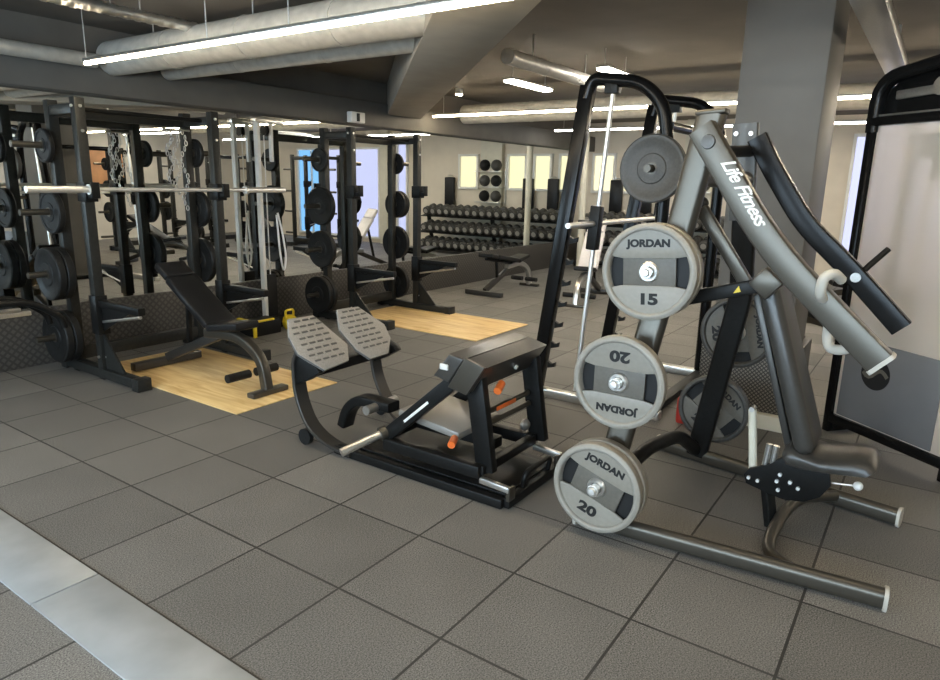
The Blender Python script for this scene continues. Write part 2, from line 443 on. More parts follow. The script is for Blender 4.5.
# ------------------------------------------------------------------ weight plates
def arc_pts(r, a0, a1, n): return [(r*math.cos(R(a0+(a1-a0)*i/n)), r*math.sin(R(a0+(a1-a0)*i/n))) for i in range(n+1)]
def make_urethane(num, label, rad=.207, rim='ure', face='uref'):
    """pale plate, axis x, outer face towards -x, centred on the origin"""
    t = thing('weight_plate', (0, 0, 0), label, 'weight plate')
    th = .058; r0 = rad*.865
    b = MB(); b.lathe((0, 0, 0), (-1, 0, 0), [(r0, -th/2), (rad-.008, -th/2), (rad, -th/2+.008), (rad, th/2-.010), (rad-.012, th/2), (r0+.006, th/2), (r0, th/2-.006)], 56, closed=True)
    b.build('rim', M[rim], t, 50)
    zc = rad*.33
    for sg in (1, -1):
        a = math.degrees(math.asin(zc/(r0+.001)))
        pts = [(p[0], p[1]*sg) for p in arc_pts(r0+.001, a, 180-a, 20)]
        # chamfered corners towards the middle band
        c = [(-.55*rad, zc*.86*sg), (.55*rad, zc*.86*sg)]
        s_ = MB(); s_.prism([(.0, p[0], p[1]) for p in pts + c], (-.012, 0, 0), .002)
        s_.build('face_segment', M[face], t)
    w = MB(); hx = .56*rad
    w.prism([(.008, -hx, -zc), (.008, hx, -zc), (.008, hx, zc), (.008, -hx, zc)], (-.012, 0, 0), .002).build('web', M['ured'], t)
    h = MB(); h.lathe((0, 0, 0), (-1, 0, 0), [(.026, -.02), (.045, -.02), (.045, .008), (.038, .014), (.026, .014)], 28, closed=True).build('hub', M['silver'], t)
    MB().lathe((0, 0, 0), (-1, 0, 0), [(.03, -.022), (r0+.002, -.022), (r0+.002, -.016), (.03, -.016)], 40, closed=True).build('grip_shade_disc', M['letter'], t)  # dark disc in place of the shade behind the grip openings
    text('JORDAN', rad*.205, (-.0125, 0, rad*.585), (0, -1, 0), (0, 0, 1), M['letter'], t, spacing=1.02, bold=.0022, sx=1.12)
    text(num, rad*.31, (-.0125, 0, -rad*.57), (0, -1, 0), (0, 0, 1), M['letter'], t, spacing=1.0, bold=.003, sx=1.4)
    return t
def place(t, loc, roll, label=None):
    t.location = loc; t.rotation_euler = (roll, 0, 0)
    if label: t['label'] = label
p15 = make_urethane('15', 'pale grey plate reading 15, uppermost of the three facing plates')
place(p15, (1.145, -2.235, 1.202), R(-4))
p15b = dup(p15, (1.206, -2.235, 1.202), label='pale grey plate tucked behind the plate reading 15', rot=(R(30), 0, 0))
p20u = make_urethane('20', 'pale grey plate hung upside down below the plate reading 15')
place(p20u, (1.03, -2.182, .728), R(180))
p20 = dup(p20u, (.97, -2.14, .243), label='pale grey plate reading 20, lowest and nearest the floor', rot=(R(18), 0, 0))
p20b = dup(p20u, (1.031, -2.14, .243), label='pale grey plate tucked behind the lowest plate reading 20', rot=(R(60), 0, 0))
pr = make_urethane('20', 'dark-rimmed grey plate behind the shaded dark upright of the press, upper one', .20, 'rubberg', 'ured')
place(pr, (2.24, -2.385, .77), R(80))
dup(pr, (2.24, -2.30, .30), label='dark-rimmed grey plate behind the shaded dark upright of the press, lower one', rot=(R(40), 0, 0))

def make_disc(rad, th, m, label, grips=True):
    """black plate, axis x, centred on origin"""
    t = thing('weight_plate', (0, 0, 0), label, 'weight plate')
    pr = [(.026, -th/2), (rad*.42, -th/2), (rad*.45, -th/2+.006), (rad*.80, -th/2+.006), (rad*.84, -th/2), (rad-.008, -th/2), (rad, -th/2+.008)]
    prof = pr + [(r, -h) for r, h in pr[::-1]]
    MB().lathe((0, 0, 0), (-1, 0, 0), prof, 40, closed=True).build('disc', m, t)
    MB().lathe((0, 0, 0), (-1, 0, 0), [(.025, -th/2-.003), (.038, -th/2-.003), (.038, th/2+.003), (.025, th/2+.003)], 20, closed=True).build('hub', M['gun'], t)
    return t
disc_big = make_disc(.205, .06, M['rubber'], 'x'); disc_mid = make_disc(.165, .05, M['rubber'], 'x'); disc_sm = make_disc(.125, .04, M['rubber'], 'x')
disc_grey = make_disc(.21, .055, M['rubberg'], 'large dark grey bumper plate high on the curved frame'); disc_grey.location = (2.555, -1.705, 1.665)
protos_used = {}
def disc(src, loc, label, group=None):
    if src.name not in protos_used:
        protos_used[src.name] = 1; src.location = loc; src['label'] = label
        if group: src['group'] = group
        return src
    return dup(src, loc, label=label, group=group)

# ------------------------------------------------------------------ power racks
def make_rack(label):
    t = thing('half_rack', (0, 0, 0), label, 'rack')
    yr = .40
    for x in (-.55, .55):
        u = MB().b2((x-.036, -.036, .0), (x+.036, .036, 2.09), .004).build('upright', M['rackp'], t)
        cyls('bolt', M['silver'], u, [((x, -.047, z), (x, -.03, z), .011) for z in (.18, 1.86, 2.03)] + [((x+(.047 if x > 0 else -.047), 0, z), (x, 0, z), .011) for z in (.18, 2.03)], 10)
        MB().b2((x-.036, yr-.036, .0), (x+.036, yr+.036, 2.09), .004).build('upright', M['rackp'], t)
        MB().b2((x-.04, -.50, .012), (x+.04, yr+.2, .085), .006).build('base_rail', M['rackp'], t)
        MB().b2((x-.055, -.55, 0), (x+.055, -.47, .095), .004).build('foot', M['rackp'], t)
        MB().b2((x-.055, yr+.13, 0), (x+.055, yr+.21, .095), .004).build('foot', M['rackp'], t)
        MB().prism([(x-.008, -.035, .085), (x-.008, -.30, .085), (x-.008, -.035, .36)], (.016, 0, 0)).build('gusset', M['rackp'], t)
        MB().b2((x-.03, .036, 1.98), (x+.03, yr-.036, 2.05), .004).build('head_rail', M['rackp'], t)
        a = MB(); a.b2((x-.028, -.60, .575), (x+.028, -.03, .63), .004).prism([(x-.006, -.036, .575), (x-.006, -.45, .575), (x-.006, -.036, .38)], (.012, 0, 0)).b2((x-.045, -.05, .36), (x+.045, .05, .66), .003)
        a.build('safety_arm', M['black'], t)
        MB().cyl((x, -.58, .56), (x, -.05, .46), .012, 8).build('arm_brace', M['silver'], t)
        j = MB(); j.b2((x-.045, -.075, 1.36), (x+.045, .05, 1.50), .004).b2((x-.03, -.13, 1.385), (x+.03, -.07, 1.425), .004).b2((x-.03, -.14, 1.385), (x+.03, -.12, 1.50), .003)
        j.build('bar_hook', M['black'], t)
        sg = -1 if x < 0 else 1
        for z in (.30, .80, 1.27, 1.76):
            MB().cyl((x+sg*.03, yr, z), (x+sg*.30, yr, z), .024, 14).build('plate_peg', M['gun'], t)
    MB().b2((-.514, yr-.03, .09), (.514, yr+.03, .19), .005).build('crossmember', M['rackp'], t)
    MB().b2((-.514, yr-.03, 1.97), (.514, yr+.03, 2.05), .005).build('crossmember', M['rackp'], t)
    MB().cyl((-.52, .12, 2.02), (.52, .12, 2.02), .017, 12).build('pull_up_bar', M['black'], t)
    return t
rk1 = make_rack('dark half rack over the near wood platform, a bare bar on its hooks'); rk1.location = (1.45, 1.97, 0)
rk2 = dup(rk1, (4.20, 1.97, 0), label='dark half rack over the far wood platform by the mirror')
rk3 = dup(rk1, (6.3, -4.9, 0), R(180), 'half rack across the room, seen left in the mirror')
rk5 = dup(rk1, (9.6, -3.2, 0), R(90), 'half rack near the far wall, in the mirror in front of the lilac window')
rk4 = dup(rk1, (8.3, -4.9, 0), R(180), 'half rack across the room, in the mirror before the blue window')
def rack_plates(cx, cy, name, spec, flip=False):
    for sx, z, src, k in spec:
        d = {'b': .06, 'm': .05, 's': .04}[src]
        for i in range(k):
            off = .55 + .075 + i*(d+.004)
            s_ = -sx if flip else sx
            x = cx + s_*off
            y = cy + (-.40 if flip else .40)
            rr = {'b': .205, 'm': .165, 's': .125}[src]
            srcs = {'b': disc_big, 'm': disc_mid, 's': disc_sm}[src]
            dz = -.002
            side = 'left' if sx < 0 else 'right'
            lev = {.30: 'lowest', .80: 'second lowest', 1.27: 'third', 1.76: 'topmost'}[z]
            pos = '' if k == 1 else (' against the post' if i == 0 else ' on the outside')
            disc(srcs, (x, y, z+dz), 'black plate%s on the %s %s peg of %s' % (pos, lev, side, name))
L_ = -1
rack_plates(1.45, 1.97, 'the near rack', [(-1, .30, 'b', 2), (-1, .80, 'b', 2), (-1, 1.27, 'm', 1), (-1, 1.76, 's', 1), (1, .80, 'b', 1), (1, 1.27, 'm', 1), (1, 1.76, 's', 1)])
rack_plates(4.20, 1.97, 'the far rack', [(-1, .30, 'b', 2), (-1, .80, 'b', 1), (-1, 1.27, 'b', 1), (-1, 1.76, 's', 1), (1, .30, 'b', 1), (1, .80, 'b', 1), (1, 1.27, 'm', 2), (1, 1.76, 's', 1)])
rack_plates(6.3, -4.9, 'the left rack seen in the mirror', [(-1, .80, 'b', 1), (-1, 1.27, 'b', 1), (1, .80, 'b', 1), (1, 1.27, 'm', 1), (1, 1.76, 's', 1)], True)
rack_plates(8.3, -4.9, 'the rack before the blue window', [(-1, .30, 'b', 1), (-1, .80, 'b', 1), (-1, 1.27, 'm', 1), (1, .30, 'b', 1), (1, .80, 'b', 1), (1, 1.27, 'm', 1)], True)

def make_barbell(loc, label):
    t = thing('barbell', loc, label, 'barbell'); x, y, z = loc
    MB().cyl((x-.66, y, z), (x+.66, y, z), .0165, 14).build('shaft', M['chrome'], t)
    for s in (-1, 1):
        sl = MB(); sl.cyl((x+s*.69, y, z), (x+s*1.10, y, z), .025, 18).build('sleeve', M['chrome'], t)
        MB().lathe((x+s*.66, y, z), (s, 0, 0), [(0, 0), (.037, 0), (.037, .03), (0, .03)], 20).build('collar', M['chrome'], t)
    return t
make_barbell((1.555, 1.87, 1.449), 'bare steel barbell on the hooks of the near rack')

# platforms
for (x0, x1, y0, y1, lb) in ((.99, 1.92, .47, 2.33, 'light wood lifting platform under the near rack and bench'), (3.78, 4.83, .42, 2.30, 'light wood lifting platform in front of the far rack')):
    t = thing('lifting_platform', ((x0+x1)/2, (y0+y1)/2, 0), lb, 'platform')
    MB().b2((x0, y0, 0.001), (x1, y1, .011), .003).build('board', M['wood'], t)

# ------------------------------------------------------------------ adjustable benches
def make_bench(label, ang, back_m='vinyl', seat_m='vinyl', frame='gun'):
    """local: back towards +y, seat towards -y"""
    t = thing('weight_bench', (0, 0, 0), label, 'bench')
    hinge = V((0, -.12, .42)); a = R(ang); d = V((0, math.cos(a), math.sin(a))); nrm = V((0, -math.sin(a), math.cos(a)))
    def pad(p, q, w, th, name, m):
        b = MB(); b.bar(p, q, w, th, .016, (1, 0, 0), 3); return b.build(name, m, t)
    pad(hinge + d*.01 + nrm*.03, hinge + d*.58 + nrm*.03, .27, .06, 'back_pad', M[back_m])
    pad(hinge + d*.59 + nrm*.03, hinge + d*.76 + nrm*.03, .25, .06, 'head_pad', M[back_m])
    MB().bar(hinge + d*.05 - nrm*.02, hinge + d*.72 - nrm*.02, .06, .035, .004, (1, 0, 0)).build('back_frame', M['black'], t)
    sa = R(-8)
    s_ = MB(); s_.prism([(-.13, -.13, 0), (.13, -.13, 0), (.10, -.46, 0), (-.10, -.46, 0)], (0, 0, .06), .018, 3)
    for v in s_.bm.verts:
        y, z = v.co.y+.13, v.co.z; v.co.y = -.13 + y*math.cos(sa) - z*math.sin(sa); v.co.z = .41 + y*math.sin(sa) + z*math.cos(sa)
    s_.build('seat_pad', M[seat_m], t)
    MB().sweep(fillet([(0, .05, .36), (0, -.36, .39), (0, -.60, .26), (0, -.64, .03)], .2, 6), rrect(.07, .07, .012), (1, 0, 0)).build('leg', M[frame], t)
    MB().b2((-.16, -.69, 0), (.16, -.61, .04), .01).build('foot', M['gun'], t)
    MB().bar((0, -.10, .36), (0, .62, .07), .06, .07, .008).build('main_beam', M['gund'], t)
    MB().b2((-.30, .60, .005), (.30, .68, .07), .01).build('foot', M['gund'], t)
    MB().bar((0, .30, .19), hinge + d*.45 - nrm*.03, .035, .035, .004).build('support_strut', M['black'], t)
    cyls('foot_roller', M['rubber'], t, [((x*.03, -.48, .13), (x*.22, -.48, .13), .032) for x in (-1, 1)], 14)
    return t
b1 = make_bench('dark padded incline bench on the near wood platform', 33); b1.location = (1.40, 1.30, .011)
b2 = make_bench('low bench beside the mirror beyond the far platform', 9, frame='silver'); b2.location = (6.8, 1.9, 0); b2.rotation_euler = (0, 0, R(90))
b3 = make_bench('bench with a pale backrest behind the tall curved frame', 55, 'vinylp', frame='silver'); b3.location = (6.85, .62, 0); b3.rotation_euler = (0, 0, R(-80))

b4 = dup(b1, (7.5, -2.7, 0), R(200), 'dark bench across the room, seen in the mirror by the blue window')
b5 = dup(b1, (5.1, -2.6, 0), R(150), 'dark bench across the room, seen in the mirror behind the near rack')
# ------------------------------------------------------------------ slim cable column between the racks
t = thing('cable_column', (3.07, 2.55, 0), 'slim pale cable column against the mirror between the racks', 'cable machine')
MB().b2((2.86, 2.42, 0), (3.30, 2.70, .05), .006).build('base_plate', M['black'], t)
MB().b2((2.922, 2.56, .05), (2.958, 2.62, 2.12), .004).build('post', M['whitep'], t)
MB().b2((3.10, 2.57, 1.72), (3.13, 2.61, 2.12), .004).build('drop_bar', M['whitep'], t)
MB().b2((2.90, 2.55, 2.10), (3.26, 2.63, 2.15), .004).build('crossbar', M['silver'], t)
MB().b2((2.975, 2.57, .1), (3.095, 2.62, .55), .004).build('weight_stack', M['rubber'], t)
MB().cyl((3.035, 2.6, .5), (3.035, 2.6, 2.1), .006, 8).build('cable', M['chrome'], t)
MB().lathe((3.015, 2.58, 2.03), (1, 0, 0), [(0, 0), (.05, 0), (.04, .02), (.05, .04), (0, .04)], 18).build('pulley', M['black'], t)
rope = MB(); rope.tube(fillet([(3.115, 2.535, 1.2), (3.14, 2.50, 1.0), (3.17, 2.49, .72), (3.13, 2.49, .56), (3.09, 2.49, .75), (3.10, 2.535, 1.18)], .1), .011, 8)
ro = rope.build('training_rope', M['whitep']); tag(ro, 'pale rope looped on the slim pale cable column', 'rope')
t = thing('step_block', (2.6, 2.3, 0), 'black step block with a yellow edge beside the incline bench', 'step')
MB().b2((2.50, 2.22, 0), (2.84, 2.46, .15), .012).build('block', M['black'], t)
yl = MB(); yl.b2((2.485, 2.20, .15), (2.52, 2.47, .17), .003).b2((2.485, 2.20, 0), (2.52, 2.22, .15), .003).b2((2.485, 2.20, .15), (2.74, 2.225, .17), .003).build('yellow_edge', M['yellow'], t)
t = thing('kettlebell', (3.02, 2.30, 0), 'yellow kettlebell on the floor below the pale cable column', 'kettlebell')
MB().lathe((3.02, 2.30, 0), (0, 0, 1), [(0, 0), (.05, 0), (.075, .04), (.08, .08), (.065, .125), (.03, .145), (0, .15)], 20).build('bell', M['yellow'], t)
MB().tube(fillet([(2.97, 2.30, .12), (2.965, 2.30, .2), (3.075, 2.30, .2), (3.07, 2.30, .12)], .03), .012, 8).build('handle', M['yellow'], t)

# chains hanging on the near rack
ch = MB()
for x0, zl in ((1.86, 1.42), (1.93, 1.28), (1.80, 1.5)):
    n = 15
    for k in range(n):
        z = 1.93 - (1.93-zl)*k/(n-1); xx = x0 + .03*math.sin(k*.9)
        m3 = Matrix.Rotation(R(90*(k % 2)), 3, 'Z')
        ch.tube([V((xx, 2.31, z)) + m3 @ V((.013*math.cos(a), 0, .022*math.sin(a))) for a in [2*math.pi*i/8 for i in range(8)]], .0045, 6, closed=True)
ch.cyl((1.75, 2.31, 1.945), (2.0, 2.31, 1.945), .008, 8)
tag(ch.build('chain', M['silver']), 'bright steel chain hanging beside the right post of the near rack', 'chain')

# low storage rail at the left
t = thing('storage_rack', (0, 2.0, 0), 'low black storage rail at the left edge under the mirror', 'rack')
for y in (1.88, 2.10): MB().tube(fillet([(-2.2, y, 0), (-2.2, y, .69), (.40, y, .69), (.58, y, .55), (.60, y, .47)], .14, 6), .024, 10).build('side_rail', M['black'], t)
for y in (1.88, 2.10): MB().cyl((-.45, y, 0), (-.45, y, .68), .022, 10).build('leg', M['black'], t)
MB().b2((-2.15, 1.89, .59), (.40, 1.93, .62), .003).build('shelf_bar', M['silver'], t)
MB().b2((-2.15, 2.05, .59), (.40, 2.09, .62), .003).build('shelf_bar', M['silver'], t)
MB().b2((-2.15, 1.89, .18), (-.43, 1.93, .21), .003).build('shelf_bar', M['black'], t)
MB().b2((-2.15, 2.05, .18), (-.43, 2.09, .21), .003).build('shelf_bar', M['black'], t)

# ------------------------------------------------------------------ dumbbell rack along the far wall
t = thing('dumbbell_rack', (10.6, .9, 0), 'long three-tier dumbbell rack along the far wall', 'rack')
tiers = (.11, .47, .83)
for y in (-.95, .8, 2.5):
    MB().bar((10.95, y, 0), (10.72, y, 1.0), .07, .07, .005).build('upright', M['black'], t)
    MB().b2((10.3, y-.035, 0), (11.05, y+.035, .06), .005).build('foot', M['black'], t)
for z in tiers:
    xo = 10.52 + (z-.11)*.22
    m3 = Matrix.Rotation(R(-14), 3, 'Y')
    MB().box((xo, .78, z), (.36, 3.5, .02), .003, m3).build('tray', M['black'], t)
proto = None
for ti, z in enumerate(tiers):
    xo = 10.52 + (z-.11)*.22
    for k in range(18):
        y = -.84 + k*.191
        if proto is None:
            proto = thing('dumbbell', (0, 0, 0), 'x', 'dumbbell')
            MB().cyl((-.075, 0, 0), (.075, 0, 0), .016, 10).build('handle', M['silver'], proto)
            for s in (-1, 1): MB().lathe((s*.06, 0, 0), (s, 0, 0), [(0, 0), (.078, 0), (.09, .008), (.09, .10), (.076, .114), (0, .114)], 14).build('head', M['rubberg'], proto)
            MB().cyl((-.177, 0, 0), (-.173, 0, 0), .052, 16).build('end_disc', M['silver'], proto)
            o = proto
        else: o = dup(proto, (0, 0, 0))
        o.location = (xo, y, z + .112); o.rotation_euler = (0, R(-14), 0)
        nm = ('bottom', 'middle', 'top')[ti]
        o['label'] = 'black round-headed dumbbell on the %s tier of the long rack' % nm
        o['group'] = 'dumbbells on the %s tier' % nm
# pale service pole, ball shelf and hanging mats beyond
tag(MB().cyl((9.85, 2.2, 0), (9.85, 2.2, ZC), .06, 20).build('support_pole', M['cream']), 'thin cream support pole standing before the dumbbell rack', 'pole')
t = thing('ball_rack', (11.05, .5, 1.05), 'wall rack of exercise balls above the dumbbells', 'rack')
for z in (1.12, 1.45, 1.78): MB().b2((10.9, .22, z), (11.2, .86, z+.02), .003).build('shelf', M['silver'], t)
for y in (.22, .86): MB().b2((11.15, y-.015, 1.05), (11.2, y+.015, 2.1), .003).build('upright', M['silver'], t)
bi = 0
for zi, z in enumerate((1.12, 1.45, 1.78)):
    for yi, y in enumerate((.39, .69)):
        m_ = M['rubberg'] if (zi+yi) % 2 else M['rubber']
        o = MB().ball((0, 0, 0), .125, 18).build('exercise_ball', m_); o.location = (11.05, y, z+.02+.125)
        tag(o, '%s exercise ball on the %s shelf, %s side, above the dumbbells' % ('dark grey' if (zi+yi) % 2 else 'black', ('bottom', 'middle', 'top')[zi], ('right', 'left')[yi]), 'ball')
for y, lb in ((-.6, 'left of the first lit window'), (1.48, 'between the middle lit windows'), (2.08, 'nearest the mirror')):
    t = thing('exercise_mat', (11.14, y, 1.7), 'black exercise mat hung on the far wall %s' % lb, 'mat')
    MB().b2((11.06, y-.13, 1.02), (11.13, y+.13, 1.66), .02).build('mat_body', M['vinyl'], t)
    MB().cyl((11.02, y, 1.69), (11.2, y, 1.69), .012, 8).build('hook', M['silver'], t)
# orange board on the front wall (seen in the mirror)
t = thing('wall_board', (7.0, Y0+.03, 1.7), 'orange-brown board on the far wall seen in the mirror', 'board')
MB().b2((6.5, Y0, 1.25), (7.5, Y0+.03, 2.15), .004).build('panel', M['poster'], t)
fr = MB(); fr.b2((6.46, Y0, 1.21), (6.5, Y0+.04, 2.19), .003).b2((7.5, Y0, 1.21), (7.54, Y0+.04, 2.19), .003).b2((6.5, Y0, 1.21), (7.5, Y0+.04, 1.25), .003).b2((6.5, Y0, 2.15), (7.5, Y0+.04, 2.19), .003).build('frame', M['black'], t)

# ------------------------------------------------------------------ angled bar machine with curved frame
t = thing('smith_machine', (3.3, -1.3, 0), 'tall black guided-bar machine with a curved top tube and silver guide rods', 'smith machine')
XA, XB = 2.68, 3.95
for x in (XA, XB):
    MB().bar((x, -.885, .05), (x, -1.175, 2.2), .075, .095, .006, (1, 0, 0)).build('leaning_post', M['blacks'], t)
    MB().tube(fillet([(x, -1.165, 2.12), (x, -1.20, 2.245), (x, -1.55, 2.20), (x, -1.70, 2.06), (x, -1.745, 1.80), (x, -1.745, .05)], .14, 7), .042, 14, (1, 0, 0)).build('curved_frame', M['blacks'], t)
    MB().b2((x-.04, -1.85, .0), (x+.04, -.80, .06), .006).build('base_rail', M['silver'], t)
    MB().cyl((x+.02, -1.345, 2.18), (x+.02, -1.20, .08), .016, 12).build('guide_rod', M['chrome'], t)
    MB().b2((x-.03, -1.39, 2.14), (x+.05, -1.30, 2.24), .006).build('rod_mount', M['black'], t)
    for i in range(7):
        k = MB()
        z = .22 + i*.155; y = -.905 - (z-.05)*.135 - .05
        k.prism([(x-.012, y, z), (x-.012, y-.055, z+.015), (x-.012, y-.06, z+.05), (x-.012, y-.03, z+.035), (x-.012, y, z+.05)], (.024, 0, 0)).build('catch_tooth', M['black'], t)
    c = MB(); c.bar((x+.02, -1.265, 1.12), (x+.02, -1.285, 1.42), .075, .075, .008, (1, 0, 0)).b2((x-.02, -1.27, 1.26), (x+.05, -1.16, 1.32), .006).build('carriage', M['black'], t)
    MB().cyl((x-.02, -1.70, 1.665), (x-.22, -1.70, 1.665), .024, 12).build('plate_peg', M['gun'], t) if x == XA else None
    if x == XA: MB().cyl((x-.02, -1.70, 1.22), (x-.22, -1.70, 1.22), .024, 12).build('plate_peg', M['gun'], t)
MB().cyl((2.28, -1.275, 1.30), (4.3, -1.275, 1.30), .018, 14).build('guided_bar', M['chrome'], t)
MB().cyl((XA, -1.745, 1.93), (XB, -1.745, 1.93), .03, 14).build('crossbar', M['blacks'], t)
MB().b2((XA, -1.80, .01), (XB, -1.72, .06), .006).build('crossbar', M['black'], t)

# ------------------------------------------------------------------ hip thrust machine
O = (1.22, -.85, 0)
t = thing('hip_thrust_machine', O, 'low black hip thrust machine with grey split foot plates and a padded beam', 'exercise machine')
for x in (.95, 1.49):
    MB().bar((x, -.52, .028), (x, -1.67, .028), .055, .05, .006).build('base_rail', M['black'], t)
    xb = x if x < 1 else 1.62
    MB().sweep(fillet([(xb, -.27, .60), (xb, -.21, .52), (xb, -.215, .30), (xb, -.31, .12), (x*.5+xb*.5, -.46, .045), (x, -.66, .03)], .14, 5), rrect(.095, .022, .004, 1), (1, 0, 0)).build('curved_bracket', M['gund'], t)  # bracket grey stands for the light on its inner face
    MB().prism([(xb-.03, -.225, .56), (xb-.03, -.21, .36), (xb-.03, -.30, .40), (xb-.03, -.42, .47), (xb-.03, -.40, .50)], (.06, 0, 0), .004).build('foot_plate_gusset', M['black'], t)
    MB().bar((x, -.90, .155), (x, -1.53, .155), .05, .065, .006).build('frame_rail', M['black'], t)
    MB().bar((x, -1.53, .115), (x, -1.70, .105), .03, .03, .004).build('slide_rail', M['silver'], t)
    w_ = MB(); w_.lathe((xb-.04, -.285, .052), (1, 0, 0), [(0, 0), (.05, 0), (.05, .03), (0, .03)], 18).build('wheel', M['rubber'], t)
    MB().bar((x+.02, -.88, .18), (x+.02, -1.40, .635), .05, .075, .008, (1, 0, 0)).build('lever_arm', M['black'], t)
    MB().bar((x+.05, -1.535, .14), (x+.05, -1.455, .62), .05, .10, .006, (1, 0, 0)).build('pad_post', M['black'], t)
MB().bar((.95, -1.67, .028), (1.49, -1.67, .028), .06, .05, .006).build('crossbar', M['black'], t)
MB().bar((.95, -.62, .03), (1.49, -.62, .03), .06, .05, .006).build('crossbar', M['black'], t)
MB().bar((.95, -1.52, .16), (1.49, -1.52, .16), .05, .05, .006).build('crossbar', M['black'], t)
MB().b2((.98, -1.66, .052), (1.46, -.6, .062), .002).build('deck_plate', M['black'], t)
MB().bar((.95, -.335, .47), (1.58, -.335, .47), .10, .06, .008).build('foot_plate_beam', M['black'], t)
# split foot plates
nrm = V((0, -.655, .755)); down = V((0, -.755, -.655))
Lp = [(.946, -.142, .749), (1.139, -.147, .744), (1.231, -.343, .574), (1.157, -.426, .502), (.947, -.442, .489), (.85, -.33, .586), (.869, -.236, .667)]
Rp = [(1.345, -.142, .749), (1.53, -.147, .744), (1.635, -.284, .626), (1.60, -.37, .55), (1.49, -.448, .483), (1.32, -.45, .481), (1.265, -.382, .541), (1.252, -.259, .647)]
for P, xa, xb in ((Lp, .90, 1.17), (Rp, 1.30, 1.56)):
    g = MB().prism(P, -nrm*.018, .003); nf = len(g.bm.faces); o0 = V((0, -.142, .749)) + nrm*.0015
    for i in range(8):
        s0 = .03 + i*.042
        for j in range(4):
            fr_ = (j+.5+.25*(i % 2))/4.3; x = xa + (xb-xa)*fr_
            if i == 0 and j in (0,) : continue
            g.bar(o0 + down*s0 + V((x-.022, 0, 0)), o0 + down*(s0) + V((x+.022, 0, 0)), .012, .004, .001, down)
    for q in list(g.bm.faces)[nf:]: q.material_index = 1
    g.build('foot_plate', M['foot'], t).data.materials.append(M['footd'])
# curved arm and loading horn
MB().sweep(fillet([(1.18, -.36, .07), (1.18, -.40, .19), (1.18, -.50, .27), (1.18, -.76, .27)], .1, 5), rrect(.10, .06, .012), (1, 0, 0)).build('curved_arm', M['black'], t)
MB().cyl((1.05, -.66, .26), (1.31, -.66, .26), .028, 14).build('arm_pivot', M['silver'], t)
hz = MB(); hz.cyl((.97, -.895, .215), (.72, -.79, .145), .023, 16).build('loading_horn', M['silver'], t)
MB().cyl((.965, -.893, .214), (.93, -.878, .204), .038, 16).build('horn_collar', M['gun'], t)
MB().cyl((.95, -.89, .19), (1.53, -.89, .19), .03, 14).build('pivot_tube', M['black'], t)
# padded beam
def sect(P, x0, x1, name, m, bev=.012): return MB().prism([(x0, *p) for p in P], (x1-x0, 0, 0), bev, 3).build(name, m, t)
sect([(-1.235, .605), (-1.335, .735), (-1.425, .722), (-1.335, .585)], .93, 1.57, 'padded_roll', M['vinylg'])
sect([(-1.345, .575), (-1.435, .722), (-1.545, .695), (-1.455, .555)], .95, 1.57, 'padded_board', M['vinylg'])
sect([(-1.335, .565), (-1.435, .73), (-1.55, .70), (-1.45, .545)], .925, .945, 'end_plate', M['gun'], .003)
MB().box((.928, -1.31, .665), (.012, .05, .03), .004).build('badge', M['whitep'], t)
MB().cyl((1.3, -1.502, .618), (1.3, -1.512, .615), .012, 14).build('round_badge', M['whitep'], t)
MB().bar((.941, -1.04, .312), (.941, -1.20, .453), .003, .014, .001, (1, 0, 0)).build('white_decal', M['white'], t)
# seat, cross links, orange knobs
MB().box((1.24, -1.12, .285), (.40, .42, .045), .014, Matrix.Rotation(R(6), 3, 'X')).build('seat_pad', M['padlit'], t)
MB().bar((1.24, -.9, .2), (1.24, -1.45, .2), .08, .06, .006).build('main_beam', M['black'], t)
MB().cyl((1.03, -1.47, .42), (1.50, -1.47, .42), .016, 10).build('link_bar', M['gun'], t)
MB().cyl((1.03, -1.48, .36), (1.50, -1.48, .36), .016, 10).build('link_bar', M['gun'], t)
for p, q in (((1.0, -1.33, .27), (.93, -1.36, .262)), ((1.12, -1.53, .575), (1.05, -1.55, .555)), ((1.58, -1.5, .33), (1.545, -1.5, .33))):
    MB().cyl(p, q, .02, 14).build('adjuster_knob', M['orange'], t)
MB().bar((1.13, -1.50, .43), (1.32, -1.50, .43), .004, .022, .001).build('orange_decal', M['orange'], t)
MB().lathe((1.40, -1.5, .27), (0, -1, 0), [(0, 0), (.03, .005), (.035, .02), (.02, .04), (0, .045)], 16).build('release_knob', M['silver'], t)
MB().tube(fillet([(1.12, -1.675, .05), (1.12, -1.69, .135), (1.39, -1.69, .135), (1.39, -1.675, .05)], .05, 5), .014, 10).build('carry_handle', M['black'], t)
for x in (.97, 1.47): MB().box((x, -1.695, .08), (.06, .02, .07), .004).build('rail_end', M['gun'], t)

# ------------------------------------------------------------------ plate-loaded chest press
t = thing('chest_press_machine', (1.58, -2.65, 0), 'grey plate-loaded chest press with slanting arms and a saddle seat', 'exercise machine')
oval = rrect(.062, .085, .03, 4)
fr_a, fr_b = V((1.035, -2.03, .047)), V((1.135, -3.26, .047)); rr_a, rr_b = V((2.16, -2.03, .047)), V((1.94, -3.27, .047))
for a, b in ((fr_a, fr_b), (rr_a, rr_b)):
    rl = MB().sweep([a, b], oval, (1, 0, 0)).build('base_rail', M['gun'], t)
    d = (b-a).normalized()
    for p, s in ((a, -1), (b, 1)): MB().sweep([p, p + d*s*.014], rrect(.078, .094, .03, 4), (1, 0, 0)).build('end_cap', M['pale'], rl)
MB().tube(fillet([(1.06, -2.16, .06), (1.18, -2.17, .24), (1.40, -2.2, .30), (1.8, -2.24, .26), (2.1, -2.26, .08)], .12, 5), .036, 12).build('cross_tube', M['black'], t)
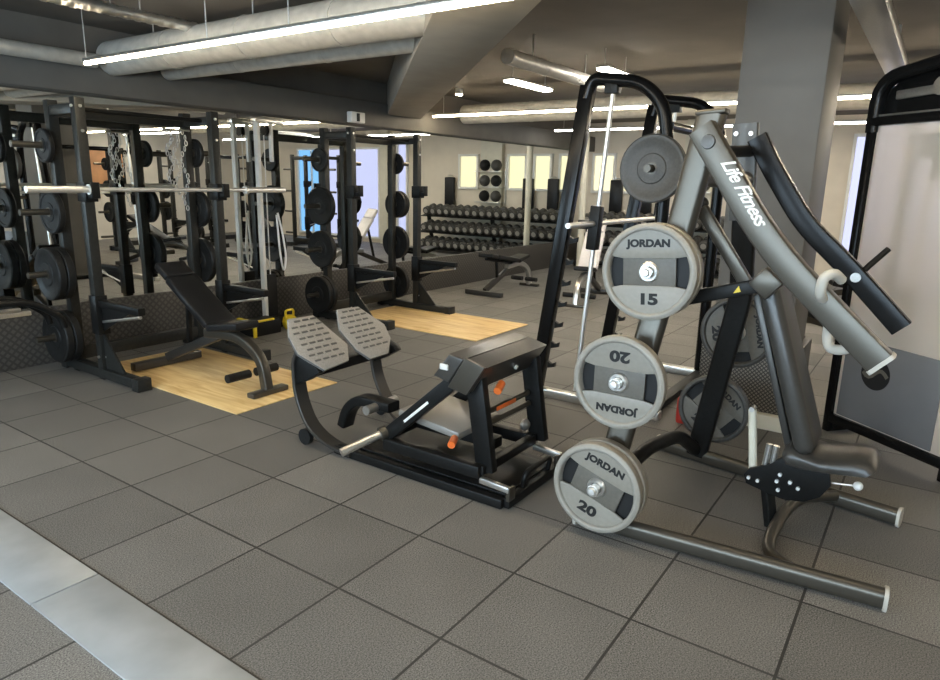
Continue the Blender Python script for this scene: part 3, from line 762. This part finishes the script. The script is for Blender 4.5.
fu = MB().sweep(fillet([(1.10, -2.10, .05), (1.22, -2.20, .75), (1.32, -2.296, 1.376), (1.32, -2.385, 1.86)], .2, 5), rrect(.075, .12, .03, 4), (1, 0, 0)).build('upright', M['gun'], t)
MB().box((1.32, -2.385, 1.862), (.08, .125, .022), .008, Matrix.Rotation(R(-4), 3, 'X')).build('upright_cap', M['gun'], fu)
ru_shaded = MB().sweep([(2.11, -2.265, .05), (2.06, -2.42, 1.0), (2.0, -2.40, 1.5)], rrect(.06, .115, .015, 3), (1, 0, 0)).build('upright', M['black'], t)  # gunmetal post coloured black to carry its shade
rp = MB().sweep([(1.99, -2.395, 1.40), (1.97, -2.37, 1.87)], rrect(.05, .12, .01, 2), (1, 0, 0)).build('pivot_plate', M['gund'], t)
cyls('bolt', M['chrome'], rp, [((1.935, y, 1.82), (1.95, y, 1.82), .011) for y in (-2.335, -2.405)], 10)
MB().cyl((1.32, -2.36, 1.60), (1.98, -2.40, 1.60), .04, 16).build('cross_tube', M['gund'], t)
MB().cyl((1.30, -2.33, 1.70), (1.99, -2.41, 1.74), .028, 14).build('pivot_shaft', M['black'], t)
# front arm with script lettering
ap = fillet([(1.2, -2.385, 1.79), (1.2, -2.69, 1.335), (1.2, -3.118, .945)], .22, 6)
fa = MB().sweep(ap, rrect(.078, .102, .007, 2), (1, 0, 0)).build('press_arm', M['gun'], t)
e = V((1.2, -3.118, .945)); ed = (e - V((1.2, -2.69, 1.335))).normalized()
MB().sweep([e, e + ed*.016], rrect(.084, .110, .014, 3), (1, 0, 0)).build('arm_end_cap', M['pale'], fa)
MB().lathe((1.165, -2.425, 1.735), (-1, 0, 0), [(0, .016), (.026, .014), (.03, .0), (.03, -.1)], 20).build('pivot_bolt', M['gund'], fa)
ad = (V((0, -2.69, 1.335)) - V((0, -2.385, 1.79))).normalized()
text('Life Fitness', .071, V((1.1595, -2.572, 1.538)) + V((0, -.006, .010)), ad, ad.cross(V((1, 0, 0))) * -1 if ad.cross(V((1, 0, 0))).z < 0 else ad.cross(V((1, 0, 0))), M['white'], t, shear=.5, spacing=.93, bold=.0012)
MB().tube(fillet([(1.165, -2.905, 1.16), (1.11, -2.898, 1.19), (1.105, -2.905, 1.25), (1.13, -2.935, 1.265), (1.185, -2.955, 1.235)], .04, 5), .019, 12).build('handle', M['pale'], t)
MB().tube(fillet([(1.22, -3.04, .99), (1.26, -2.99, .955), (1.30, -2.935, .945), (1.33, -2.92, 1.0), (1.28, -2.93, 1.10)], .06, 5), .02, 12).build('handle', M['pale'], t)
# rear arm
rpth = fillet([(1.93, -2.44, 1.80), (1.93, -2.52, 1.66), (1.93, -2.70, 1.395), (1.93, -2.87, 1.245), (1.93, -3.155, .955)], .16, 6)
ra = MB().sweep(rpth, rrect(.065, .092, .008, 3), (1, 0, 0)).build('press_arm', M['blacks'], t)
MB().tube([(1.95, -2.95, 1.17), (1.98, -2.985, 1.22), (2.02, -3.05, 1.30)], .014, 10).build('handle', M['black'], t)
MB().cyl((1.885, -2.945, 1.17), (1.90, -2.945, 1.17), .022, 14).build('handle_bolt', M['silver'], ra)
# loading lever and strut
MB().bar((1.42, -2.35, 1.47), (1.42, -2.60, 1.12), .045, .055, .008, (1, 0, 0)).build('lever_strut', M['gun'], t)
MB().bar((1.40, -2.24, 1.04), (1.40, -2.66, 1.165), .05, .06, .008, (1, 0, 0)).build('loading_lever', M['black'], t)
MB().box((1.40, -2.66, 1.17), (.07, .10, .10), .008, Matrix.Rotation(R(-50), 3, 'X')).build('lever_block', M['gun'], t)
MB().prism([(1.373, -2.535, 1.115), (1.373, -2.565, 1.125), (1.373, -2.555, 1.15)], (-.002, 0, 0)).build('warning_triangle', M['yellow'], t)
for (x0, y, z, x1) in ((1.42, -2.235, 1.202, 1.10), (1.24, -2.182, .728, .975), (1.15, -2.14, .243, .915)):
    h = MB().cyl((x0, y, z), (x1, y, z), .024, 18).build('loading_horn', M['silver'], t)
    MB().lathe((x1, y, z), (-1, 0, 0), [(0, .012), (.014, .01), (.018, 0), (.026, -.003), (.026, -.012), (0, -.012)], 18).build('horn_tip', M['chrome'], h)
for y, z in ((-2.385, .77), (-2.30, .30)): MB().cyl((2.085, y, z), (2.32, y, z), .024, 14).build('storage_horn', M['silver'], t)
# back pad
pb = MB(); pb.bar((1.55, -2.655, 1.17), (1.55, -2.895, .44), .28, .085, .035, (1, 0, 0), 4); pb.build('back_pad', M['vinylg'], t)
MB().bar((1.55, -2.60, 1.10), (1.55, -2.815, .42), .07, .03, .006, (1, 0, 0)).build('back_pad_frame', M['gund'], t)
# saddle seat
prof = [(-2.80, .43), (-2.83, .475), (-2.88, .462), (-2.95, .448), (-3.02, .462), (-3.08, .482), (-3.14, .478), (-3.165, .452), (-3.14, .425), (-3.06, .408), (-2.97, .392), (-2.88, .385), (-2.82, .395)]
st = MB(); secs = []
for xs, sc in ((1.40, .55), (1.41, .8), (1.44, .97), (1.55, 1.0), (1.66, .97), (1.69, .8), (1.70, .55)):
    cy, cz = -2.98, .43
    secs.append([st.bm.verts.new((xs, cy + (y-cy)*(.75+.25*sc), cz + (z-cz)*sc - .02*abs(xs-1.55)/.15)) for y, z in prof])
for A, B in zip(secs, secs[1:]):
    for j in range(len(prof)): st.bm.faces.new((A[j], A[(j+1) % len(prof)], B[(j+1) % len(prof)], B[j]))
st.bm.faces.new(secs[0]); st.bm.faces.new(secs[-1][::-1]); st.build('saddle_seat', M['vinylg'], t, 60)
# slotted seat plate with bolts
cp = [(-2.645, .255), (-2.665, .29), (-2.75, .33), (-2.82, .40), (-2.985, .39), (-3.005, .30), (-2.97, .235), (-2.91, .195), (-2.83, .18), (-2.75, .195), (-2.66, .215)]
cm = MB().prism([(1.49, y, z) for y, z in cp], (.022, 0, 0), .004).build('seat_plate', M['black'], t)
cyls('bolt', M['chrome'], cm, [((1.478, y, z), (1.492, y, z), .0085) for y, z in ((-2.67, .25), (-2.71, .245), (-2.80, .30), (-2.79, .265), (-2.845, .275), (-2.88, .255), (-2.80, .225))], 10)
MB().cyl((1.545, -2.675, .26), (1.545, -2.640, .56), .019, 12).build('adjuster_post', M['cream'], t)
MB().cyl((1.52, -2.64, .565), (1.57, -2.64, .565), .012, 10).build('adjuster_grip', M['silver'], t)
for y in (-2.725, -2.755): MB().cyl((1.52, y, .28), (1.52, y-.01, .42), .014, 12).build('gas_strut', M['silver'], t)
MB().bar((1.53, -2.745, .22), (1.50, -2.79, .03), .05, .04, .006).build('seat_leg', M['black'], t)
MB().tube(fillet([(1.98, -3.0, .06), (1.76, -2.87, .10), (1.58, -2.83, .10), (1.36, -2.81, .05), (1.24, -2.83, .03), (1.13, -2.97, .04)], .1, 5), .028, 12).build('seat_foot_tube', M['gun'], t)
MB().cyl((1.52, -2.97, .30), (1.5, -3.10, .325), .005, 8).build('pull_rod', M['silver'], t)
MB().ball((1.5, -3.105, .326), .02, 14).build('pull_knob', M['whitep'], t)

# ------------------------------------------------------------------ cable tower with frosted shroud at right
A = V((3.17, -2.80, 0)); B = V((2.66, -3.44, 0)); u = (B-A).normalized(); n_ = V((-u.y, u.x, 0))
if n_.x > 0: n_ = -n_
t = thing('cable_tower', (A+B)/2 - n_*.2, 'tall cable tower with a frosted shroud and black arched top at right', 'exercise machine')
Wd = (B-A).length; back = -n_
def P(s, d, z): return A + u*s + back*d + V((0, 0, z))
sh = MB(); sh.bar(P(Wd/2, .03, .13), P(Wd/2, .03, 1.95), Wd-.06, .012, .003, u).build('frosted_shroud', M['shroud'], t)
lo = MB(); lo.bar(P(Wd/2-.02, .018, .14), P(Wd/2-.02, .018, .66), Wd-.16, .008, .003, u).build('shroud_panel', M['shroudd'], t)
for s in (0.0, Wd): MB().bar(P(s, .03, .0), P(s, .03, 1.95), .05, .06, .008, u).build('corner_post', M['blacks'], t)
MB().bar(P(0, .03, .10), P(Wd, .03, .10), .06, .06, .008).build('base_rail', M['blacks'], t)
MB().bar(P(-.03, .03, 1.96), P(Wd+.03, .03, 1.96), .08, .05, .008).build('head_rail', M['blacks'], t)
for d in (.03, .40):
    MB().sweep(fillet([P(0, d, 1.9), P(0, d, 2.20), P(Wd*1.0, d, 2.30), P(Wd*1.6, d, 2.30)], .16, 6), rrect(.075, .075, .02, 3), back).build('arched_frame', M['blacks'], t)
for s in (0.0, Wd): MB().bar(P(s, .40, 0), P(s, .40, 1.95), .05, .05, .008, u).build('post', M['blacks'], t)
for s in (0.02, Wd): MB().bar(P(s, .03, .04), P(s, .42, .04), .06, .06, .008).build('base_foot', M['blacks'], t)
MB().bar(P(.22, .22, .12), P(.22, .22, 1.0), .16, .12, .006, u).build('weight_stack', M['black'], t)
for s in (.28, .48): MB().cyl(P(s, .22, .1), P(s, .22, 1.9), .014, 10).build('guide_rod', M['chrome'], t)
MB().bar(P(Wd*.5, .075, 1.74), P(Wd*.5, .075, 1.88), .19, .06, .008, u).bar(P(Wd*.5, .075, 1.62), P(Wd*.5, .075, 1.745), .035, .03, .003, u).build('pulley_block', M['black'], t)
MB().lathe(P(Wd*.5, .01, 2.12) , n_, [(0, -.02), (.05, -.02), (.05, 0), (0, .0)], 20).build('pulley', M['silver'], t)
MB().bar(P(.03, .02, 1.995), P(Wd*1.5, .02, 1.995), .012, .01, .001).build('header_trim', M['silver'], t)
MB().prism([P(.03, .05, 1.98), P(.03, .05, 2.12), P(.16, .05, 2.21), P(Wd*1.5, .05, 2.27), P(Wd*1.5, .05, 1.98)], back*.01, .002).build('header_panel', M['blacks'], t)
MB().bar(P(.12, .035, 2.10), P(Wd, .035, 2.12), .02, .05, .006).build('header_bar', M['silver'], t)
lc = P(.30, .0135, .475); lg = MB(); lg.lathe(lc, n_, [(0, 0), (.10, 0), (.10, .003), (0, .003)], 36).build('emblem', M['letter'], t)
sw = []
for i in range(9):
    a = i/8; sw.append(lc + n_*.004 + u*(-.085+.17*a) + V((0, 0, .028*math.sin(a*6.28+3.3) + .0)))
MB().sweep(sw, rrect(.002, .024, .0005, 1), n_).build('emblem_swoosh', M['ured'], t)

# ------------------------------------------------------------------ red bottle glimpsed between the plates
t = thing('water_bottle', (2.74, -1.98, 0), 'red bottle on the floor half hidden behind the press', 'bottle')
MB().lathe((2.74, -1.98, 0), (0, 0, 1), [(0, 0), (.035, 0), (.037, .02), (.037, .16), (.02, .19), (.016, .20), (0, .20)], 18).build('body', M['red'], t)
MB().lathe((2.74, -1.98, .2), (0, 0, 1), [(0, 0), (.02, 0), (.02, .03), (0, .03)], 14).build('cap', M['black'], t)

# ------------------------------------------------------------------ world and view
w = bpy.data.worlds.new('world'); S.world = w; w.use_nodes = True
w.node_tree.nodes['Background'].inputs[0].default_value = (.6, .7, .85, 1)
w.node_tree.nodes['Background'].inputs[1].default_value = .3
S.view_settings.view_transform = 'Standard'; S.view_settings.look = 'None'
S.view_settings.gamma = 1; S.view_settings.use_curve_mapping = False
S.view_settings.exposure = 1.8
S.cycles.use_denoising = True
S.cycles.max_bounces = 10; S.cycles.diffuse_bounces = 5; S.cycles.glossy_bounces = 5
S.cycles.sample_clamp_indirect = 6
